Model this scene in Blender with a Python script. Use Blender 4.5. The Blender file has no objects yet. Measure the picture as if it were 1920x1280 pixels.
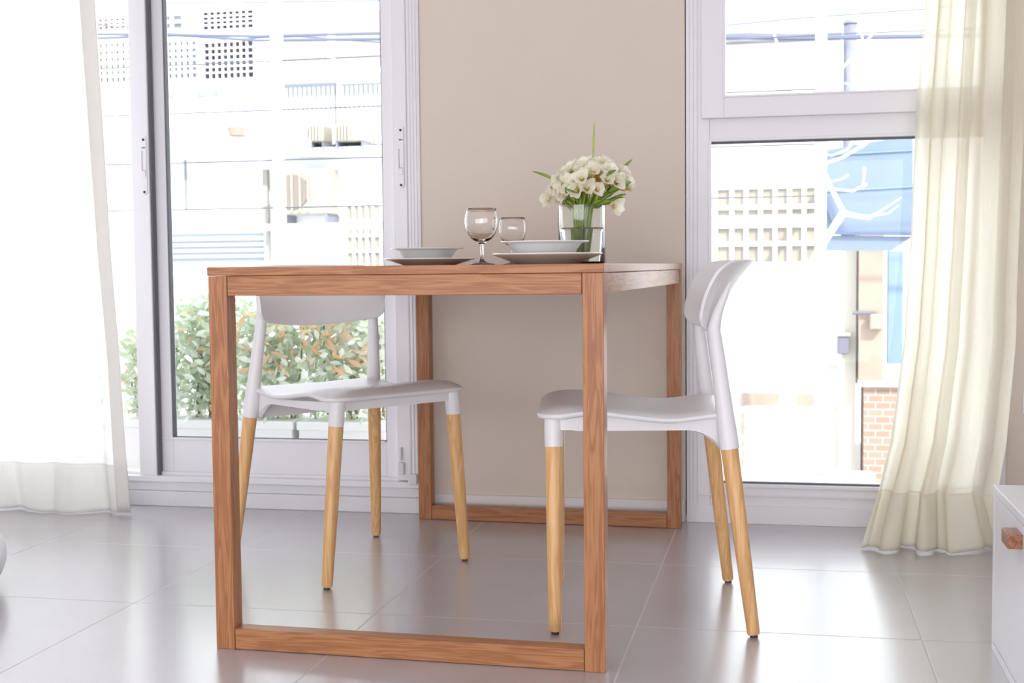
import bpy, bmesh, math, random
from mathutils import Vector, Matrix

# ------------------------------------------------------------------ camera
CAM = (1.16196, -2.47617, 0.79207)
YAW, PITCH, ROLL, F = 0.2074665, 0.0581059, 0.0099551, 2421.74
cy_, sy_, cp_, sp_ = math.cos(YAW), math.sin(YAW), math.cos(PITCH), math.sin(PITCH)
FWD = Vector((-sy_*cp_, cy_*cp_, -sp_))
_r = Vector((cy_, sy_, 0)); _d = FWD.cross(_r)
RIGHT = math.cos(ROLL)*_r + math.sin(ROLL)*_d
DOWN = -math.sin(ROLL)*_r + math.cos(ROLL)*_d
COL = bpy.context.scene.collection
SC = bpy.context.scene
cam = bpy.data.objects.new('camera', bpy.data.cameras.new('camera')); COL.objects.link(cam)
M3 = Matrix((RIGHT, -DOWN, -FWD)).transposed()
cam.matrix_world = Matrix.Translation(CAM) @ M3.to_4x4()
cam.data.sensor_width = 36.0; cam.data.lens = F/1920*36
cam.data.clip_end = 200
cam.data.dof.use_dof = True; cam.data.dof.focus_distance = 2.75; cam.data.dof.aperture_fstop = 9.0
SC.camera = cam

# ------------------------------------------------------------------ world, sun, fill lights, exposure
w = bpy.data.worlds.new('world'); SC.world = w; w.use_nodes = True
bg = w.node_tree.nodes['Background']; bg.inputs[0].default_value = (0.87, 0.93, 1.0, 1); bg.inputs[1].default_value = 3.7
sun = bpy.data.lights.new('sun', 'SUN'); sun.energy = 6.0; sun.angle = math.radians(1.0); sun.color = (1, .96, .9)
so = bpy.data.objects.new('sun', sun); COL.objects.link(so)
so.rotation_euler = Vector((-.45, .62, -.62)).to_track_quat('-Z', 'Y').to_euler()
# added soft fill from behind the camera; the rear wall has no window
al = bpy.data.lights.new('rear_fill', 'AREA'); al.shape = 'RECTANGLE'; al.size = 5.0; al.size_y = 1.5; al.energy = 112; al.color = (.97, .97, 1)
ao = bpy.data.objects.new('rear_fill', al); COL.objects.link(ao); ao.location = (.1, -4.45, .80)
ao.rotation_euler = Vector((0, 1, 0)).to_track_quat('-Z', 'Y').to_euler()
cl = bpy.data.lights.new('ceiling_fill', 'AREA'); cl.shape = 'RECTANGLE'; cl.size = 3.6; cl.size_y = 3.0; cl.energy = 6; cl.color = (.95, .96, 1)  # added overhead fill to lift the floor, no fixture modelled
co = bpy.data.objects.new('ceiling_fill', cl); COL.objects.link(co); co.location = (.3, -1.0, 2.5)
SC.view_settings.view_transform = 'Standard'; SC.view_settings.look = 'None'
SC.view_settings.gamma = 1; SC.view_settings.use_curve_mapping = False
SC.view_settings.exposure = 0.0

YW = 1.50      # room side of the window wall
CEIL = 2.55

def at(px, py, Y):
    """point of the plane y=Y behind a pixel of the 1920x1280 photograph"""
    d = RIGHT*((px-960)/F) + DOWN*((py-640)/F) + FWD
    t = (Y-CAM[1])/d.y
    return Vector(CAM) + d*t
def X(px, Y, py=500): return at(px, py, Y).x
def Z(py, Y, px=960): return at(px, py, Y).z

# ------------------------------------------------------------------ materials
def mat(name, color, rough=.5, metal=0, spec=.5, bump=None, var=None, coat=0, transl=0):
    m = bpy.data.materials.new(name); m.use_nodes = True
    nt = m.node_tree; b = nt.nodes['Principled BSDF']
    b.inputs['Base Color'].default_value = (*color, 1); b.inputs['Roughness'].default_value = rough
    b.inputs['Metallic'].default_value = metal; b.inputs['Specular IOR Level'].default_value = spec
    b.inputs['Coat Weight'].default_value = coat
    geo = nt.nodes.new('ShaderNodeTexCoord')
    if var:
        sc, amt = var
        n = nt.nodes.new('ShaderNodeTexNoise'); n.inputs['Scale'].default_value = sc; n.inputs['Detail'].default_value = 5
        nt.links.new(geo.outputs['Object'], n.inputs['Vector'])
        r = nt.nodes.new('ShaderNodeValToRGB')
        r.color_ramp.elements[0].position = .3; r.color_ramp.elements[1].position = .7
        r.color_ramp.elements[0].color = (*[c*(1-amt) for c in color], 1)
        r.color_ramp.elements[1].color = (*[min(1, c*(1+amt)) for c in color], 1)
        nt.links.new(n.outputs['Fac'], r.inputs['Fac']); nt.links.new(r.outputs['Color'], b.inputs['Base Color'])
    if bump:
        sc, st = bump
        n = nt.nodes.new('ShaderNodeTexNoise'); n.inputs['Scale'].default_value = sc; n.inputs['Detail'].default_value = 4
        nt.links.new(geo.outputs['Object'], n.inputs['Vector'])
        bp = nt.nodes.new('ShaderNodeBump'); bp.inputs['Strength'].default_value = st; bp.inputs['Distance'].default_value = .01
        nt.links.new(n.outputs['Fac'], bp.inputs['Height']); nt.links.new(bp.outputs['Normal'], b.inputs['Normal'])
    if transl:
        out = nt.nodes['Material Output']; t = nt.nodes.new('ShaderNodeBsdfTranslucent'); t.inputs[0].default_value = (*color, 1)
        mx = nt.nodes.new('ShaderNodeMixShader'); mx.inputs[0].default_value = transl
        nt.links.new(b.outputs[0], mx.inputs[1]); nt.links.new(t.outputs[0], mx.inputs[2]); nt.links.new(mx.outputs[0], out.inputs[0])
    return m

def wood(name, light, dark, axis=0, scale=1.0, rough=.4, rings=9.0, spec=.5):
    """straight grained wood, grain running along the given object axis"""
    m = bpy.data.materials.new(name); m.use_nodes = True
    nt = m.node_tree; b = nt.nodes['Principled BSDF']; N = nt.nodes.new; L = nt.links.new
    tc = N('ShaderNodeTexCoord'); mp = N('ShaderNodeMapping')
    s = [rings*scale*2.2]*3; s[axis] = rings*.11*scale
    mp.inputs['Scale'].default_value = s
    L(tc.outputs['Object'], mp.inputs['Vector'])
    n1 = N('ShaderNodeTexNoise'); n1.inputs['Scale'].default_value = 1.6; n1.inputs['Detail'].default_value = 2; n1.inputs['Distortion'].default_value = .6
    L(mp.outputs[0], n1.inputs['Vector'])
    wv = N('ShaderNodeMath'); wv.operation = 'MULTIPLY'; wv.inputs[1].default_value = 26
    L(n1.outputs['Fac'], wv.inputs[0])
    sn = N('ShaderNodeMath'); sn.operation = 'SINE'; L(wv.outputs[0], sn.inputs[0])
    n2 = N('ShaderNodeTexNoise'); n2.inputs['Scale'].default_value = 11; n2.inputs['Detail'].default_value = 5
    L(mp.outputs[0], n2.inputs['Vector'])
    mr = N('ShaderNodeMapRange'); mr.inputs['From Min'].default_value = -1; L(sn.outputs[0], mr.inputs['Value'])
    ad = N('ShaderNodeMix'); ad.data_type = 'FLOAT'; ad.inputs['Factor'].default_value = .5
    L(mr.outputs[0], ad.inputs['A']); L(n2.outputs['Fac'], ad.inputs['B'])
    rp = N('ShaderNodeValToRGB'); rp.color_ramp.elements[0].position = .22; rp.color_ramp.elements[1].position = .72
    rp.color_ramp.elements[0].color = (*dark, 1); rp.color_ramp.elements[1].color = (*light, 1)
    L(ad.outputs[0], rp.inputs['Fac']); L(rp.outputs[0], b.inputs['Base Color'])
    b.inputs['Roughness'].default_value = rough; b.inputs['Specular IOR Level'].default_value = spec
    bp = N('ShaderNodeBump'); bp.inputs['Strength'].default_value = .08; bp.inputs['Distance'].default_value = .002
    L(n2.outputs['Fac'], bp.inputs['Height']); L(bp.outputs[0], b.inputs['Normal'])
    return m

def glass(name, tint=(1, 1, 1), ior=1.45, rough=0.0):
    m = bpy.data.materials.new(name); m.use_nodes = True
    b = m.node_tree.nodes['Principled BSDF']
    b.inputs['Base Color'].default_value = (*tint, 1); b.inputs['Transmission Weight'].default_value = 1
    b.inputs['Roughness'].default_value = rough; b.inputs['IOR'].default_value = ior
    return m

def pane_mat():
    m = bpy.data.materials.new('window_pane'); m.use_nodes = True
    nt = m.node_tree; N = nt.nodes.new; L = nt.links.new
    for n in list(nt.nodes):
        if n.type == 'BSDF_PRINCIPLED': nt.nodes.remove(n)
    t = N('ShaderNodeBsdfTransparent'); t.inputs[0].default_value = (.97, .985, .99, 1)
    g = N('ShaderNodeBsdfGlossy'); g.inputs['Roughness'].default_value = .02
    f = N('ShaderNodeFresnel'); f.inputs[0].default_value = 1.25
    mx = N('ShaderNodeMixShader'); L(f.outputs[0], mx.inputs[0]); L(t.outputs[0], mx.inputs[1]); L(g.outputs[0], mx.inputs[2])
    L(mx.outputs[0], nt.nodes['Material Output'].inputs[0])
    return m

def cloth_mat(name, color, sheer, transl, weave=1400):
    m = bpy.data.materials.new(name); m.use_nodes = True
    nt = m.node_tree; N = nt.nodes.new; L = nt.links.new
    b = nt.nodes['Principled BSDF']; b.inputs['Base Color'].default_value = (*color, 1); b.inputs['Roughness'].default_value = .9
    b.inputs['Specular IOR Level'].default_value = .15
    tc = N('ShaderNodeTexCoord'); mp = N('ShaderNodeMapping'); mp.inputs['Scale'].default_value = (260, 260, 14)
    L(tc.outputs['Object'], mp.inputs[0])
    n = N('ShaderNodeTexNoise'); n.inputs['Scale'].default_value = 1; n.inputs['Detail'].default_value = 3; L(mp.outputs[0], n.inputs['Vector'])
    bp = N('ShaderNodeBump'); bp.inputs['Strength'].default_value = .25; bp.inputs['Distance'].default_value = .002
    L(n.outputs['Fac'], bp.inputs['Height']); L(bp.outputs[0], b.inputs['Normal'])
    t = N('ShaderNodeBsdfTranslucent'); t.inputs[0].default_value = (*color, 1)
    mx = N('ShaderNodeMixShader'); mx.inputs[0].default_value = transl; L(b.outputs[0], mx.inputs[1]); L(t.outputs[0], mx.inputs[2])
    tr = N('ShaderNodeBsdfTransparent'); m2 = N('ShaderNodeMixShader')
    mr = N('ShaderNodeMapRange'); mr.inputs['From Min'].default_value = .35; mr.inputs['From Max'].default_value = .65
    mr.inputs['To Min'].default_value = sheer*.6; mr.inputs['To Max'].default_value = sheer*1.4
    L(n.outputs['Fac'], mr.inputs['Value']); L(mr.outputs[0], m2.inputs[0])
    L(mx.outputs[0], m2.inputs[1]); L(tr.outputs[0], m2.inputs[2]); L(m2.outputs[0], nt.nodes['Material Output'].inputs[0])
    return m

def tile_mat():
    m = bpy.data.materials.new('grey_porcelain_tiles'); m.use_nodes = True
    nt = m.node_tree; N = nt.nodes.new; L = nt.links.new; b = nt.nodes['Principled BSDF']
    g = N('ShaderNodeNewGeometry'); sep = N('ShaderNodeSeparateXYZ'); L(g.outputs['Position'], sep.inputs[0])
    def edge(sock, off):
        a = N('ShaderNodeMath'); a.operation = 'SUBTRACT'; L(sock, a.inputs[0]); a.inputs[1].default_value = off-60
        d = N('ShaderNodeMath'); d.operation = 'DIVIDE'; L(a.outputs[0], d.inputs[0]); d.inputs[1].default_value = .6
        f = N('ShaderNodeMath'); f.operation = 'FRACT'; L(d.outputs[0], f.inputs[0])
        p = N('ShaderNodeMath'); p.operation = 'PINGPONG'; L(f.outputs[0], p.inputs[0]); p.inputs[1].default_value = .5
        fl = N('ShaderNodeMath'); fl.operation = 'FLOOR'; L(d.outputs[0], fl.inputs[0])
        return p.outputs[0], fl.outputs[0]
    ex, ix = edge(sep.outputs[0], -.3515); ey, iy = edge(sep.outputs[1], .3146)
    def line(sock, wd):
        mr = N('ShaderNodeMapRange'); mr.inputs['From Min'].default_value = wd*.7; mr.inputs['From Max'].default_value = wd*1.3
        mr.inputs['To Min'].default_value = 1; mr.inputs['To Max'].default_value = 0; L(sock, mr.inputs['Value']); return mr.outputs[0]
    lx, ly = line(ex, .0032), line(ey, .0032)
    mxm = N('ShaderNodeMath'); mxm.operation = 'MAXIMUM'; L(lx, mxm.inputs[0]); L(ly, mxm.inputs[1])
    cb = N('ShaderNodeCombineXYZ'); L(ix, cb.inputs[0]); L(iy, cb.inputs[1])
    wn = N('ShaderNodeTexWhiteNoise'); L(cb.outputs[0], wn.inputs['Vector'])
    n1 = N('ShaderNodeTexNoise'); n1.inputs['Scale'].default_value = 3.0; n1.inputs['Detail'].default_value = 8; n1.inputs['Roughness'].default_value = .65
    L(g.outputs['Position'], n1.inputs['Vector'])
    ad = N('ShaderNodeMath'); ad.operation = 'MULTIPLY_ADD'; L(wn.outputs['Value'], ad.inputs[0]); ad.inputs[1].default_value = .16; L(n1.outputs['Fac'], ad.inputs[2])
    rp = N('ShaderNodeValToRGB'); rp.color_ramp.elements[0].position = .3; rp.color_ramp.elements[1].position = .85
    rp.color_ramp.elements[0].color = (.43, .40, .415, 1); rp.color_ramp.elements[1].color = (.52, .485, .50, 1)
    L(ad.outputs[0], rp.inputs[0])
    mc = N('ShaderNodeMix'); mc.data_type = 'RGBA'; L(mxm.outputs[0], mc.inputs['Factor']); L(rp.outputs[0], mc.inputs['A'])
    mc.inputs['B'].default_value = (.60, .565, .56, 1)
    L(mc.outputs['Result'], b.inputs['Base Color'])
    rr = N('ShaderNodeMapRange'); rr.inputs['To Min'].default_value = .26; rr.inputs['To Max'].default_value = .34; L(n1.outputs['Fac'], rr.inputs['Value'])
    L(rr.outputs[0], b.inputs['Roughness'])
    b.inputs['Specular IOR Level'].default_value = 1.0
    cw = N('ShaderNodeMapRange'); cw.inputs['To Min'].default_value = .7; cw.inputs['To Max'].default_value = 0; L(mxm.outputs[0], cw.inputs['Value']); L(cw.outputs[0], b.inputs['Coat Weight'])
    sw = N('ShaderNodeMapRange'); sw.inputs['To Min'].default_value = 1; sw.inputs['To Max'].default_value = .1; L(mxm.outputs[0], sw.inputs['Value']); L(sw.outputs[0], b.inputs['Specular IOR Level'])
    b.inputs['Coat Roughness'].default_value = .2; b.inputs['Coat IOR'].default_value = 1.6
    bp = N('ShaderNodeBump'); bp.inputs['Strength'].default_value = .3; bp.inputs['Distance'].default_value = .001; bp.invert = True
    L(mxm.outputs[0], bp.inputs['Height']); L(bp.outputs[0], b.inputs['Normal'])
    return m

def brick_mat():
    m = bpy.data.materials.new('old_brick'); m.use_nodes = True
    nt = m.node_tree; N = nt.nodes.new; L = nt.links.new; b = nt.nodes['Principled BSDF']
    tc = N('ShaderNodeTexCoord'); sep = N('ShaderNodeSeparateXYZ'); L(tc.outputs['Object'], sep.inputs[0])
    cb = N('ShaderNodeCombineXYZ'); L(sep.outputs[0], cb.inputs[0]); L(sep.outputs[2], cb.inputs[1])
    br = N('ShaderNodeTexBrick'); br.inputs['Scale'].default_value = 3.2; br.inputs['Color1'].default_value = (.34, .22, .17, 1)
    br.inputs['Color2'].default_value = (.28, .18, .135, 1); br.inputs['Mortar'].default_value = (.4, .36, .32, 1)
    L(cb.outputs[0], br.inputs['Vector']); L(br.outputs[0], b.inputs['Base Color']); b.inputs['Roughness'].default_value = .9
    return m

M = dict(
    wall=mat('painted_wall', (.725, .64, .555), .85, bump=(60, .05), var=(2.2, .015)),
    ceil=mat('white_ceiling', (.84, .835, .85), .9),
    base=mat('white_baseboard', (.80, .77, .75), .5),
    sill=mat('white_sill', (.76, .75, .77), .5, var=(7, .03)),
    upvc=mat('white_window_profile', (.85, .83, .86), .32),
    gasket=mat('grey_gasket', (.14, .14, .16), .6),
    steel=mat('brushed_steel_plate', (.66, .63, .64), .35, metal=.3),
    black=mat('black_screw', (.02, .02, .02), .5),
    green=mat('green_lock_mark', (.02, .3, .16), .5),
    tile=tile_mat(), pane=pane_mat(),
    ashx=wood('ash_wood_grain_x', (.45, .20, .088), (.32, .125, .050), 0, 1.25, .34, 19, .30),
    ashy=wood('ash_wood_grain_y', (.45, .20, .088), (.32, .125, .050), 1, 1.25, .34, 19, .30),
    ashz=wood('ash_wood_grain_z', (.45, .20, .088), (.32, .125, .050), 2, 1.25, .34, 19, .30),
    beech=wood('beech_leg_wood', (.82, .50, .225), (.68, .375, .15), 2, 1.3, .36, 12),
    darkwood=wood('dark_handle_wood', (.42, .18, .09), (.24, .09, .045), 1, 2, .4),
    plastic=mat('white_moulded_plastic', (.83, .81, .82), .38),
    foot=mat('dark_foot_pad', (.06, .05, .045), .6),
    china=mat('white_porcelain', (.80, .80, .77), .12, coat=.3),
    glass=glass('clear_glass'), vglass=glass('vase_glass', (.97, 1, .985)), water=glass('water', (.99, 1, .99), 1.33),
    petal=mat('cream_petal', (.99, .96, .82), .6, transl=.45), petalc=mat('yellow_throat', (.92, .72, .25), .6, transl=.3),
    stem=mat('green_stem', (.33, .48, .07), .5, var=(30, .3)), leaf=mat('bouquet_leaf', (.27, .40, .06), .45, transl=.3, var=(20, .3)),
    bud=mat('pale_green_bud', (.62, .72, .3), .5), darkstem=mat('dark_calyx', (.09, .08, .03), .6),
    sheer=cloth_mat('sheer_white_curtain', (.93, .92, .91), .07, .6), sheerhem=cloth_mat('sheer_hem', (.93, .92, .89), .02, .5),
    sidehem=cloth_mat('folded_white_side_hem', (.93, .91, .87), .01, .35),
    linen=cloth_mat('cream_linen_curtain', (.92, .88, .76), .05, .66), linenhem=cloth_mat('cream_linen_hem', (.92, .885, .79), .02, .6),
    cab=mat('white_lacquer', (.84, .825, .85), .3), fabric=mat('white_cotton', (.85, .84, .86), .9, bump=(40, .2)),
    facade=mat('white_render', (.86, .85, .84), .9, var=(.8, .02)), facade2=mat('cream_render', (.50, .455, .39), .9, var=(.8, .03)),
    paleblue=mat('pale_shutter', (.29, .31, .345), .7), beigepanel=mat('pale_beige_panel', (.29, .27, .24), .8),
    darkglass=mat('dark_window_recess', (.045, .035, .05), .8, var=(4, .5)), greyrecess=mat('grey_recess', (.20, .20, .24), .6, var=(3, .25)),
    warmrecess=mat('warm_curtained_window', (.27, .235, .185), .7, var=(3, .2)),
    whitemetal=mat('white_painted_metal', (.86, .86, .87), .4), cable=mat('black_cable', (.12, .13, .18), .7),
    bluesign=mat('blue_painted_sign', (.135, .175, .25), .5, var=(1.1, .15)), bluedark=mat('dark_blue_frame', (.07, .10, .17), .5),
    lightblue=mat('light_blue_panel', (.16, .23, .31), .6), plaster=mat('peach_plaster', (.33, .24, .185), .9, var=(1.5, .15)),
    brick=brick_mat(), bark=mat('pale_bark', (.78, .74, .68), .8, var=(4, .1)), roofm=mat('grey_roof', (.26, .25, .27), .9, var=(3, .2)),
    meter=mat('dark_meter', (.12, .12, .15), .6), acw=mat('ac_casing', (.34, .315, .26), .6), acf=mat('ac_fan_grille', (.20, .16, .13), .6),
    hgreen=mat('hedge_leaf', (.55, .64, .45), .4, transl=.4, var=(9, .4)), hpale=mat('hedge_pale_leaf', (.82, .86, .76), .4, transl=.4, var=(9, .15)),
    horange=mat('orange_new_leaf', (.85, .58, .36), .45, transl=.4, var=(9, .2)), hstem=mat('hedge_stem', (.3, .2, .12), .8),
    trough=mat('white_trough', (.82, .81, .80), .7), terrace=mat('pale_balcony_tile', (.66, .64, .62), .7),
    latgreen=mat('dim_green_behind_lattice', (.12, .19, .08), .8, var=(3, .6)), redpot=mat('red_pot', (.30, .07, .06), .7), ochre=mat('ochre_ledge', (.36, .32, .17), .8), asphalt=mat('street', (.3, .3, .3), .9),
)

# ------------------------------------------------------------------ mesh helpers
class MB:
    def __init__(s): s.bm = bmesh.new()
    def box(s, x0, x1, y0, y1, z0, z1, mi=0):
        v = [s.bm.verts.new((x, y, z)) for x in (x0, x1) for y in (y0, y1) for z in (z0, z1)]
        for f in ((0, 1, 3, 2), (4, 6, 7, 5), (0, 4, 5, 1), (2, 3, 7, 6), (0, 2, 6, 4), (1, 5, 7, 3)):
            s.bm.faces.new([v[i] for i in f]).material_index = mi
        return s
    def prism(s, pts, y0, y1):
        a = [s.bm.verts.new((x, y0, z)) for x, z in pts]; b = [s.bm.verts.new((x, y1, z)) for x, z in pts]
        s.bm.faces.new(a); s.bm.faces.new(b[::-1]); n = len(pts)
        for i in range(n): s.bm.faces.new((a[i], b[i], b[(i+1) % n], a[(i+1) % n]))
        return s
    def tube(s, pts, rad, n=10, cap=True, sx=1.0):
        rings = []
        pts = [Vector(p) for p in pts]
        if not hasattr(rad, '__len__'): rad = [rad]*len(pts)
        for i, p in enumerate(pts):
            t = (pts[min(i+1, len(pts)-1)]-pts[max(i-1, 0)]).normalized()
            u = t.cross(Vector((0, 1, 0.013))); u = u.normalized() if u.length > .05 else t.cross(Vector((1, 0, 0))).normalized()
            v = t.cross(u)
            rings.append([s.bm.verts.new(p+(u*math.cos(a)*sx+v*math.sin(a))*rad[i]) for a in [2*math.pi*k/n for k in range(n)]])
        for a, b in zip(rings, rings[1:]):
            for k in range(n): s.bm.faces.new((a[k], a[(k+1) % n], b[(k+1) % n], b[k]))
        if cap: s.bm.faces.new(rings[0][::-1]); s.bm.faces.new(rings[-1])
        return s
    def lathe(s, prof, n=48):
        rings = []
        for r, z in prof:
            if r < 1e-6: rings.append([s.bm.verts.new((0, 0, z))])
            else: rings.append([s.bm.verts.new((r*math.cos(2*math.pi*k/n), r*math.sin(2*math.pi*k/n), z)) for k in range(n)])
        for a, b in zip(rings, rings[1:]):
            for k in range(n):
                k2 = (k+1) % n
                if len(a) == 1 and len(b) == 1: continue
                if len(a) == 1: s.bm.faces.new((a[0], b[k2], b[k]))
                elif len(b) == 1: s.bm.faces.new((a[k], a[k2], b[0]))
                else: s.bm.faces.new((a[k], a[k2], b[k2], b[k]))
        return s
    def grid(s, fn, nu, nv):
        g = [[s.bm.verts.new(fn(i/nu, j/nv)) for i in range(nu+1)] for j in range(nv+1)]
        for j in range(nv):
            for i in range(nu): s.bm.faces.new((g[j][i], g[j][i+1], g[j+1][i+1], g[j+1][i]))
        return g
    def build(s, name, m, parent=None, smooth=False, bevel=0, solid=0, sub=0, loc=None, rz=None, mats=None):
        bmesh.ops.recalc_face_normals(s.bm, faces=s.bm.faces)
        me = bpy.data.meshes.new(name); s.bm.to_mesh(me); s.bm.free()
        for mm in (mats or [m]): me.materials.append(mm)
        o = bpy.data.objects.new(name, me); COL.objects.link(o)
        if smooth:
            for p in me.polygons: p.use_smooth = True
        if solid:
            md = o.modifiers.new('solidify', 'SOLIDIFY'); md.thickness = solid; md.offset = 0
        if bevel:
            md = o.modifiers.new('bevel', 'BEVEL'); md.width = bevel; md.segments = 2; md.limit_method = 'ANGLE'
        if sub:
            md = o.modifiers.new('subsurf', 'SUBSURF'); md.levels = sub; md.render_levels = sub
        if parent: o.parent = parent
        if loc: o.location = loc
        if rz is not None: o.rotation_euler.z = rz
        return o
def smooth_angle(o, deg=40):
    me = o.data
    for p in me.polygons: p.use_smooth = True
    try: me.set_sharp_from_angle(angle=math.radians(deg))
    except Exception: pass
    return o
def thing(name, label, cat, loc=(0, 0, 0), rz=0, group=None):
    o = bpy.data.objects.new(name, None); COL.objects.link(o); o.location = loc; o.rotation_euler.z = rz
    o.empty_display_size = .1
    o['label'] = label; o['category'] = cat
    if group: o['group'] = group
    return o
def tag(o, label, cat, group=None, kind=None):
    o['label'] = label; o['category'] = cat
    if group: o['group'] = group
    if kind: o['kind'] = kind
    return o
def struct(o): o['kind'] = 'structure'; return o
def sempty(name):
    o = bpy.data.objects.new(name, None); COL.objects.link(o); o['kind'] = 'structure'; return o
def copy_tree(o, parent=None):
    c = o.copy(); COL.objects.link(c)
    if parent: c.parent = parent
    for ch in list(o.children): copy_tree(ch, c)
    return c

# ------------------------------------------------------------------ room shell
XL, XR, YB = -2.7, 2.75, -4.6
PL, PR = .030, .868                      # the wall pier between door and window
W2R = 1.80                               # right jamb of window 2 (behind the curtain)
DL = -2.15                               # left jamb of the door
T = .16
struct(MB().box(XL-.2, XR+.2, YB, YW+.02, -.15, 0).build('floor', M['tile']))
struct(MB().box(XL-.2, XR+.2, YB, YW+T, CEIL, CEIL+.2).build('ceiling', M['ceil']))
struct(MB().box(XL-.2, XL, YB, YW+T, 0, CEIL).build('wall_left', M['ceil']))
struct(MB().box(XR, XR+.2, YB, YW+T, 0, CEIL).build('wall_right', M['ceil']))
wb = MB().box(PL, PR, YW, YW+T, 0, CEIL).box(W2R, XR, YW, YW+T, 0, CEIL).box(XL, DL, YW, YW+T, 0, CEIL)
wb.box(DL, PL, YW, YW+T, 2.32, CEIL).box(PR, W2R, YW, YW+T, 2.32, CEIL)
wb.box(PL, PR, YW+T, YW+T+.25, -.3, CEIL)
struct(wb.build('wall_back', M['wall']))
struct(MB().box(XL-.2, XR+.2, YB-.15, YB, 0, CEIL).build('wall_front', M['ceil']))
b = MB().box(PL+.005, PR-.003, YW-.013, YW, 0, .066)
struct(b.build('baseboard_back', M['base'], bevel=.003))
struct(MB().box(W2R+.005, XR, YW-.013, YW, 0, .105).build('baseboard_right', M['base'], bevel=.003))

# ------------------------------------------------------------------ sliding balcony door
d1 = sempty('door_1')
yf = YW          # front faces
U = M['upvc']
# sill below the track, down to the floor
MB().box(DL, PL, yf-.012, YW+T, 0, .050).box(DL, PL, yf+.0, YW+T, .050, .082).build('sill', M['sill'], d1, bevel=.003)
# track
MB().box(DL, PL-.002, yf-.010, yf+.012, .082, .101).box(DL, PL-.002, yf+.012, YW+T, .082, .096).box(DL, PL, yf+.028, yf+.033, .096, .110).build('track', U, d1, bevel=.002)
xa0, xa1 = X(765, yf), PL
f = MB().box(X(768, yf), PL, yf-.004, YW+T, .082, 2.32)
for k in range(4):
    xx = X(768, yf)+.006+k*.0105; f.box(xx, xx+.004, yf-.008, yf-.003, .1, 2.32)
f.box(DL, PL, yf, YW+T, 2.24, 2.32).box(DL, DL+.05, yf, YW+T, .082, 2.24)
f.build('door_frame', U, d1, bevel=.0015)
# lock post (strip carrying the right lock)
lp = MB().box(X(739, yf), X(765, yf), yf+.004, yf+.030, .105, 2.24).build('lock_post', U, d1, bevel=.003)
# leading stile of the opened leaf, to the left
st = MB().box(X(251, yf), X(283, yf), yf+.002, yf+.040, .100, 2.24).build('leading_stile', U, d1, bevel=.003)
g = MB().box(X(283, yf), X(283, yf)+.006, yf+.010, yf+.036, .10, 2.24).build('stile_gasket', M['gasket'], d1)
# inner leaf
yl = yf+.045
l0, l1, lg0, lg1 = X(288, yl), X(740, yl), X(311, yl, 300), X(711, yl, 0)+.002
z0, z1 = Z(889, yl, 500), Z(824, yl, 500)
lf = sempty('leaf_tmp'); bpy.data.objects.remove(lf)
q = MB().box(l0, lg0, yl, yl+.036, z0, 2.24).box(lg1, l1, yl, yl+.036, z0, 2.24).box(lg0, lg1, yl+.001, yl+.035, z0, z1).box(lg0, lg1, yl, yl+.036, 2.16, 2.24)
q.box(l0+.004, lg1-.004, yl-.003, yl, z1-.006, z1+.003)
q.build('sliding_leaf', U, d1, bevel=.003)
MB().box(lg0, lg0+.006, yl-.002, yl+.02, z1, 2.16).box(lg0, lg1, yl+.004, yl+.02, z1, z1+.004).box(lg1-.003, lg1, yl+.004, yl+.02, z1, 2.16).build('leaf_gasket', M['gasket'], d1)
MB().box(lg0+.001, lg1-.001, yl+.016, yl+.020, z1, 2.16).build('glass_pane', M['pane'], d1)
# rollers / end pieces low on the right
MB().box(X(743, yf), X(753, yf), yf-.012, yf+.004, Z(889, yf, 750), Z(866, yf, 750)).build('corner_guide', M['sill'], d1, bevel=.002)
MB().box(X(762, yf), X(779, yf), yf-.022, yf-.008, Z(906, yf, 770), Z(887, yf, 770)).build('track_end_cap', M['sill'], d1, bevel=.003)
MB().box(X(747, yf)-.003, X(747, yf)+.003, yf-.010, yf+.004, Z(862, yf, 750), Z(838, yf, 750)).build('small_bolt', M['sill'], d1, bevel=.001)

def lock(px, y0, y1, yg, ys, side):
    c = X(px, yf, (y0+y1)/2); hw = .0095
    za, zb = Z(y1, yf, px), Z(y0, yf, px)
    pts = []
    for k in range(24):
        a = 2*math.pi*k/24
        pts.append((c+hw*math.cos(a), (zb-hw if math.sin(a) > 0 else za+hw)+hw*math.sin(a)))
    p = MB().prism(pts, yf-.003, yf+.004).build('lock_plate', U, d1, bevel=.0008)
    for yy in (y0+8, y1-5):
        zz = Z(yy, yf, px); s_ = MB()
        s_.prism([(c+.0042*math.cos(2*math.pi*k/12), zz+.0042*math.sin(2*math.pi*k/12)) for k in range(12)], yf-.0045, yf-.002)
        s_.build('screw', M['black'], p)
    zz = Z(yg, yf, px); MB().box(c-.006, c+.006, yf-.0042, yf-.002, zz-.002, zz+.002).build('green_mark', M['green'], p)
    za, zb = Z(ys+48, yf, px), Z(ys, yf, px)
    MB().box(c-.0065, c-.0052, yf-.0042, yf-.0025, za+.02, zb).box(c-.0065, c+.0055, yf-.0042, yf-.0025, za+.020, za+.0212).build('slot', M['gasket'], p)
    MB().box(c-.005, c+.006, yf-.007, yf-.0025, za, za+.019).build('slider', U, p, bevel=.001)
lock(270.5, 254, 365, 277, 283, 0)
lock(752, 236, 352, 262, 279, 1)

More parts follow.
